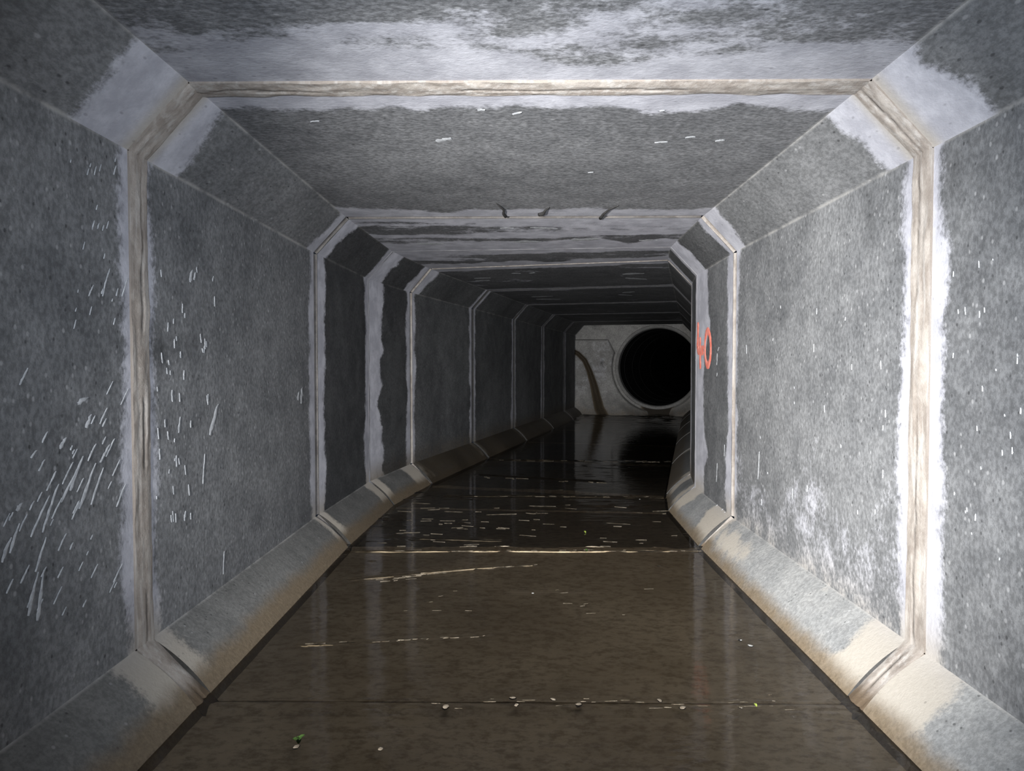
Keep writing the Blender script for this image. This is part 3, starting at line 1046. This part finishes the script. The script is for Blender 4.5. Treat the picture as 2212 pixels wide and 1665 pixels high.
for i in range(48):
    x = rng.gauss(385, 38)
    y = rng.uniform(585, 1150)
    if x < 330:
        continue
    L = rng.uniform(6, 26)
    streak_px(S, 'wall_l', 3, x, y, x - 1 + rng.uniform(-2, 2), y - L, rng.uniform(.003, .009))
for (x0, y0, x1, y1, w) in ((452, 940, 470, 872, .030), (410, 610, 414, 582, .02), (418, 605, 421, 588, .012), (458, 608, 460, 596, .010),
                            (385, 935, 388, 900, .012), (437, 1045, 441, 980, .007), (481, 1240, 483, 1190, .006), (650, 872, 652, 836, .04),
                            (643, 865, 645, 845, .03)):
    streak_px(S, 'wall_l', 3, x0, y0, x1, y1, w)
S.build(wall_left)

S = Splats()
for i in range(26):
    x, y = rng.uniform(2055, 2210), rng.uniform(560, 1260)
    L = rng.uniform(4, 16)
    streak_px(S, 'wall_r', 2, x, y, x + rng.uniform(-1, 1), y - L, rng.uniform(.002, .005))
for i in range(22):
    x, y = rng.uniform(1610, 1930), rng.uniform(640, 1180)
    L = rng.uniform(4, 20)
    streak_px(S, 'wall_r', 3, x, y, x + rng.uniform(-1, 1), y - L, rng.uniform(.002, .006))
for (x0, y0, x1, y1, w) in ((1638, 1035, 1641, 975, .010), (1712, 1078, 1713, 1055, .008)):
    streak_px(S, 'wall_r', 3, x0, y0, x1, y1, w)
for (x0, y0, x1, y1, w) in ((1549, 788, 1550, 763, .016), (1551, 757, 1554, 749, .012), (1549, 812, 1550, 805, .012), (1548, 1040, 1550, 1000, .012), (1565, 985, 1566, 960, .01)):
    streak_px(S, 'wall_r', 4, x0, y0, x1, y1, w)
S.build(wall_right)

S = Splats()
for (x0, y0, x1, y1, w) in ((944, 305, 976, 297, .035), (1032, 237, 1048, 236, .02), (1108, 246, 1128, 241, .02), (1414, 307, 1442, 305, .014), (1480, 297, 1502, 294, .018),
                            (1545, 304, 1565, 301, .022), (1425, 239, 1436, 237, .012), (670, 262, 690, 260, .010), (1270, 372, 1282, 371, .012)):
    streak_px(S, 'ceiling', 3, x0, y0, x1, y1, w)
for (x0, y0, x1, y1, w) in ((1145, 491, 1205, 493, .03), (1080, 492, 1110, 492, .015)):
    streak_px(S, 'ceiling', 4, x0, y0, x1, y1, w)
for (x0, y0, x1, y1, w) in ((1235, 518, 1300, 515, .10), (1110, 522, 1170, 521, .08), (900, 527, 960, 525, .06), (1380, 519, 1420, 518, .05)):
    streak_px(S, 'ceiling', 4, x0, y0, x1, y1, w)
for (x0, y0, x1, y1, w) in ((1025, 601, 1060, 600, .06), (1028, 606, 1058, 605, .05), (1345, 592, 1392, 590, .10), (1350, 600, 1398, 603, .06), (1145, 590, 1156, 588, .06),
                            (1105, 590, 1125, 590, .05)):
    streak_px(S, 'ceiling', 6, x0, y0, x1, y1, w)
for (x0, y0, x1, y1, w) in ((1150, 641, 1195, 639, .09), (1158, 646, 1212, 646, .09), (1345, 632, 1372, 630, .10), (1335, 636, 1365, 638, .05)):
    streak_px(S, 'ceiling', 7, x0, y0, x1, y1, w)
S.build(ceiling)

S = Splats()
for i in range(46):                                  # chipped white scuffs on the lit lower haunch
    x = rng.uniform(1570, 1690)
    y = 1150 + (x - 1570) * 0.72 + rng.uniform(-8, 46)
    L = rng.uniform(4, 26)
    streak_px(S, 'haunch_br', 3, x, y, x + L, y - L * 0.62, rng.uniform(.004, .020))
for i in range(16):
    x, y = rng.uniform(1490, 1560), rng.uniform(1085, 1125)
    L = rng.uniform(3, 12)
    streak_px(S, 'haunch_br', 4, x, y, x + L, y - L * 0.8, rng.uniform(.003, .010))
for (x0, y0, x1, y1, w) in ((1736, 1338, 1765, 1312, .016), (1806, 1346, 1820, 1338, .014), (1830, 1360, 1840, 1348, .018)):
    streak_px(S, 'haunch_br', 3, x0, y0, x1, y1, w)
for i in range(14):
    x, y = rng.uniform(2010, 2090), rng.uniform(1515, 1580)
    streak_px(S, 'haunch_br', 2, x, y, x + rng.uniform(4, 22), y - rng.uniform(4, 16), rng.uniform(.004, .012))
S.build(trim_4)

# ------------------------------------------------------------------ pale flecks painted for ripple glints, and tan deposits at the front joint
M_GLINT_SILT = plain_mat('pale ripple glints and silt', (0.09, 0.072, 0.048), (0.24, 0.205, 0.155), 0.5, 30, 0.3)
S = Splats()
ZUP = np.array([0, 0, 1.0])


def fleck(x0, y0, x1, y1, w, h):
    A, B = (px_plane(x, y, (0, 0, 0.0005), ZUP) for x, y in ((x0, y0), (x1, y1)))
    S.streak(A, B, w * 0.5, ZUP, h * 0.6)


for i in range(62):
    y = rng.uniform(1086, 1182)
    sp_ = (1190 - y) * 0.75
    x = rng.uniform(770 + sp_, 1480)
    if rng.random() < 0.35:
        x = rng.gauss(1010, 90)
    L = rng.uniform(8, 44) * (0.5 + rng.random())
    fleck(x, y, x + L, y + rng.uniform(-0.05, 0.08) * L, rng.uniform(0.003, 0.007), rng.uniform(0.0015, 0.004))
for (yl, xa, xb, n_, sl) in ((1071, 965, 1448, 30, 0.006), (994, 1062, 1455, 20, 0.008), (1031, 1045, 1320, 14, 0.05), (1190, 850, 1505, 52, 0.0)):
    for i in range(n_):
        x = rng.uniform(xa, xb)
        L = rng.uniform(4, 22)
        y = yl + (x - xa) * sl + rng.uniform(-1.6, 1.6)
        fleck(x, y, x + L, y + L * sl, rng.uniform(0.003, 0.006), rng.uniform(0.002, 0.004))
for i in range(46):
    x = rng.uniform(780, 1150)
    y = 1252 - (x - 760) * 0.082 + rng.uniform(-2, 2) + (rng.uniform(0, 9) if x < 900 else 0)
    fleck(x, y, x + rng.uniform(6, 26), y - 1.5, rng.uniform(0.002, 0.005), rng.uniform(0.001, 0.003))
for i in range(26):
    x = rng.uniform(650, 1062)
    y = 1393 - (x - 650) * 0.05 + rng.uniform(-2, 2)
    fleck(x, y, x + rng.uniform(5, 22), y - 1, rng.uniform(0.002, 0.004), rng.uniform(0.001, 0.002))
for i in range(30):
    x = rng.uniform(900, 1700)
    y = 1521 + rng.gauss(0, 7)
    fleck(x, y, x + rng.uniform(5, 30), y + rng.uniform(-1, 1), rng.uniform(0.003, 0.008), 0.0006)
for i in range(14):
    x, y = rng.uniform(850, 1400), rng.uniform(1255, 1330)
    fleck(x, y, x + rng.uniform(4, 22), y + rng.uniform(-2, 1), rng.uniform(0.002, 0.003), 0.001)
me = mesh_from('glint_silt_flecks', S.v, S.f)
tag(link_mesh('glint_silt_flecks', me, M_GLINT_SILT, smooth=True), 'thin broken pale lines painted as water glints, with tan deposits at the front joint', 'scum', kind='stuff')

# ------------------------------------------------------------------ sprayed number on the right wall, by the third joint
M_RED = plain_mat('faded coral spray paint', (0.85, 0.20, 0.14), (0.92, 0.34, 0.27), 0.6, 26)
p0g, ng = face_plane('wall_r', 4)


def ribbon(name, px_pts, width, parent, closed=False, lift=0.004):
    P = [px_plane(x, y, p0g, ng) + ng * lift for x, y in px_pts]
    vs, fs = [], []
    m_ = len(P)
    for i, p in enumerate(P):
        a = P[(i - 1) % m_] if (closed or i > 0) else P[i]
        b = P[(i + 1) % m_] if (closed or i < m_ - 1) else P[i]
        d = (b - a) / np.linalg.norm(b - a)
        s = np.cross(ng, d)
        w_ = width * (0.85 + 0.3 * random.random()) / 2
        if not closed and i in (0, m_ - 1):
            w_ *= 0.55
        for sg, up in ((1, -0.003), (0.45, 0), (-0.45, 0), (-1, -0.003)):
            vs.append(p + s * w_ * sg + ng * up)
    n_ = m_ if closed else m_ - 1
    for i in range(n_):
        for j in range(3):
            a, b = i * 4 + j, ((i + 1) % m_) * 4 + j
            fs.append((a, a + 1, b + 1, b))
    me_ = mesh_from(name, vs, fs)
    return link_mesh(name, me_, M_RED, parent, smooth=True)


gp = px_plane(1516, 752, p0g, ng)
graf = tag(empty('painted_number', tuple(gp)), 'coral red number 40 sprayed on the right wall beside the third joint', 'graffiti')


def lerp_px(pts, n):
    pts = np.array(pts, float)
    t_ = np.linspace(0, len(pts) - 1, n)
    return list(zip(np.interp(t_, range(len(pts)), pts[:, 0]), np.interp(t_, range(len(pts)), pts[:, 1])))


four = ribbon('digit_four', lerp_px([(1508.5, 696), (1508, 725), (1507, 750), (1509, 757), (1514, 757.5), (1521, 756)], 26), 0.055, graf)
ribbon('stroke', lerp_px([(1513, 728), (1512.5, 760), (1513.5, 797)], 18), 0.050, four, lift=0.0045)
four['label'] = 'digit four'
zero = ribbon('digit_zero', [(1529.3 + 6.3 * math.cos(t_), 752 + 37 * math.sin(t_)) for t_ in np.linspace(0, 2 * math.pi, 48, endpoint=False)], 0.046, graf, closed=True)
zero['label'] = 'digit zero'

# ------------------------------------------------------------------ small things lying on the floor
M_STONE = plain_mat('pale stone', (0.075, 0.062, 0.046), (0.13, 0.11, 0.085), 0.95, 60, 0.1)
M_CHIP = plain_mat('white plaster chip', (0.24, 0.24, 0.23), (0.36, 0.36, 0.34), 0.9, 60, 0.1)
M_LEAF = plain_mat('wet green leaf', (0.02, 0.045, 0.01), (0.05, 0.09, 0.02), 0.4, 60)
M_LIME = plain_mat('bright yellow-green leaf', (0.16, 0.22, 0.03), (0.26, 0.32, 0.06), 0.4, 60)
M_DEBRIS = plain_mat('dark wet debris', (0.02, 0.016, 0.01), (0.05, 0.04, 0.025), 0.4, 60)
M_ROOT = plain_mat('dark root fibre', (0.03, 0.029, 0.028), (0.055, 0.052, 0.05), 0.8, 50)


def pebble(name, px, py, size, mat, label, cat, flat=0.45, lift=0.0, seed=1):
    r_ = random.Random(seed)
    size *= 0.62
    flat *= 0.42
    lift = 0.002 - (FLOOR_Z + 0.004 + size * flat * 1.8)
    c = px_plane(px, py, (0, 0, 0), np.array([0, 0, 1.0]))
    vs, fs = [], []
    nla, nlo = 6, 10
    for i in range(nla + 1):
        ph = math.pi * i / nla
        for j in range(nlo):
            t_ = 2 * math.pi * j / nlo
            k_ = 1 + r_.uniform(-0.2, 0.2)
            vs.append((size * k_ * math.sin(ph) * math.cos(t_), 0.7 * size * k_ * math.sin(ph) * math.sin(t_), size * flat * math.cos(ph)))
    for i in range(nla):
        for j in range(nlo):
            a, b = i * nlo + j, i * nlo + (j + 1) % nlo
            fs.append((a, a + nlo, b + nlo, b))
    me_ = mesh_from(name, vs, fs)
    o = link_mesh(name, me_, mat)
    o.location = (c[0], c[1], FLOOR_Z + 0.004 + size * flat * 0.8 + lift)
    o.rotation_euler = (0, 0, r_.uniform(0, 6))
    tag(o, label, cat)
    return o


pebble('plaster_chip', 1599, 1382, 0.013, M_CHIP, 'small white plaster chip in the water, left one of two', 'chip', 0.9, 0.012, 2)
pebble('plaster_chip', 1621, 1394, 0.015, M_CHIP, 'small white plaster chip in the water, right one of two', 'chip', 0.8, 0.012, 3)
pebble('pebble', 822, 1617, 0.013, M_STONE, 'small bright pebble near the front edge of the floor', 'pebble', 0.8, 0.010, 4)
pebble('pebble', 640, 1612, 0.016, M_STONE, 'dull grey pebble beside the green sprig', 'pebble', 0.8, 0.006, 5)
for i, (x, y, s_, txt) in enumerate(((962, 1526, 0.022, 'long pale stone on the front floor joint, leftmost of the row'),
                                     (1108, 1507, 0.018, 'flat pale stone just behind the front floor joint'),
                                     (1116, 1521, 0.016, 'pale stone on the front floor joint, below a flat one'),
                                     (1195, 1510, 0.015, 'thin pale stone behind the middle of the front floor joint'),
                                     (1250, 1521, 0.020, 'pale stone at the middle of the front floor joint'),
                                     (1425, 1512, 0.016, 'tan stone behind the right half of the front floor joint'),
                                     (1475, 1527, 0.018, 'pale flat stone at the right of the front floor joint'))):
    pebble('pebble', x, y, s_, M_STONE, txt, 'pebble', 0.7, 0.006, 10 + i)
pebble('debris_lump', 1600, 1527, 0.012, M_DEBRIS, 'small black lump on the front floor joint near the right haunch', 'debris', 0.8, 0.010, 30)
pebble('debris_lump', 1424, 1222, 0.014, M_DEBRIS, 'small dark lump in the water near the foot of the right wall', 'debris', 0.7, 0.012, 31)
pebble('bright_stone', 1382, 1078, 0.014, M_CHIP, 'tiny white stone in the stream beyond the second joint', 'pebble', 0.9, 0.012, 32)
pebble('bright_stone', 1151, 1281, 0.008, M_CHIP, 'tiny white speck of stone mid-floor', 'pebble', 0.9, 0.014, 33)


def leaf_mesh(name, parent, loc, rot, L, w, mat):
    vs, fs = [], []
    N = 6
    for i in range(N + 1):
        t_ = i / N
        ww = w * math.sin(math.pi * min(0.98, 0.06 + 0.92 * t_)) ** 0.8
        z = 0.18 * L * math.sin(math.pi * t_)
        for sx, dz in ((-1, 0.12), (0, 0.0), (1, 0.12)):
            vs.append((sx * ww, t_ * L, z + dz * ww))
    top = len(vs)
    vs += [(x, y, z - 0.0012) for x, y, z in vs]
    for i in range(N):
        for j in range(2):
            a = i * 3 + j
            fs.append((a, a + 1, a + 4, a + 3))
            b = top + a
            fs.append((b, b + 3, b + 4, b + 1))
    me_ = mesh_from(name, vs, fs)
    o = bpy.data.objects.new(name, me_)
    COL.objects.link(o)
    me_.materials.append(mat)
    o.parent = parent
    o.location = loc
    o.rotation_euler = rot
    return o


c = px_plane(645, 1597, (0, 0, 0), np.array([0, 0, 1.0]))
sprig = tag(empty('leaf_sprig', (c[0], c[1], FLOOR_Z + 0.006)), 'little dark green leaf sprig on the wet floor at lower left', 'leaf')
for i, (a, L) in enumerate(((0.3, 0.020), (1.5, 0.017), (-0.9, 0.018), (2.6, 0.014))):
    leaf_mesh('leaf', sprig, (0, 0, 0.006 + 0.004 * i), (0.55, 0, a), L, L * 0.32, M_LEAF)
for (x, y, L, m_, txt) in ((1635, 1527, 0.010, M_LIME, 'tiny yellow-green leaf caught on the front floor joint'),
                           (1265, 1151, 0.016, M_LIME, 'tiny lime leaf floating beyond the second floor joint'),
                           (1268, 1191, 0.018, M_LEAF, 'small green leaf caught on the second floor joint')):
    c = px_plane(x, y, (0, 0, 0), np.array([0, 0, 1.0]))
    r_ = tag(empty('fallen_leaf', (c[0], c[1], 0.002)), txt, 'leaf')
    leaf_mesh('blade', r_, (0, 0, 0), (0.5, 0, 0.6), L, L * 0.35, m_)

# ------------------------------------------------------------------ dark rootlets poking from the ceiling at the second joint
p0c, nc = face_plane('ceiling', 3)


def root(px_pts, rad, label):
    P = [px_plane(x, y, p0c, nc) for x, y in px_pts]
    P = [p + nc * (0.003 + 0.006 * math.sin(math.pi * i / (len(P) - 1))) for i, p in enumerate(P)]
    vs, fs = [], []
    N = 7
    for i, p in enumerate(P):
        a, b = P[max(0, i - 1)], P[min(len(P) - 1, i + 1)]
        d = Vector(b - a).normalized()
        s = d.cross(Vector(nc)).normalized()
        u = s.cross(d)
        r_ = rad * (1.05 - 0.85 * i / (len(P) - 1))
        for j in range(N):
            t_ = 2 * math.pi * j / N
            vs.append(np.array(Vector(p) + (s * math.cos(t_) + u * math.sin(t_)) * r_))
    for i in range(len(P) - 1):
        for j in range(N):
            a, b = i * N + j, i * N + (j + 1) % N
            fs.append((a, b, b + N, a + N))
    fs.append(tuple(range(N))[::-1])
    fs.append(tuple(range((len(P) - 1) * N, len(P) * N)))
    me_ = mesh_from('rootlet', vs, fs)
    o = link_mesh('rootlet', me_, M_ROOT, smooth=True)
    tag(o, label, 'root', 'rootlets at the second joint')


root(lerp_px([(1092, 466), (1087, 458), (1089, 450), (1078, 441), (1071, 437)], 12), 0.008, 'leftmost dark rootlet on the ceiling at the second joint')
root(lerp_px([(1166, 461), (1174, 457), (1178, 450), (1186, 446)], 12), 0.011, 'short curled dark rootlet, middle of three on the ceiling')
root(lerp_px([(1297, 470), (1304, 458), (1316, 448), (1336, 442)], 12), 0.008, 'rightmost dark rootlet slanting across the ceiling plaster')
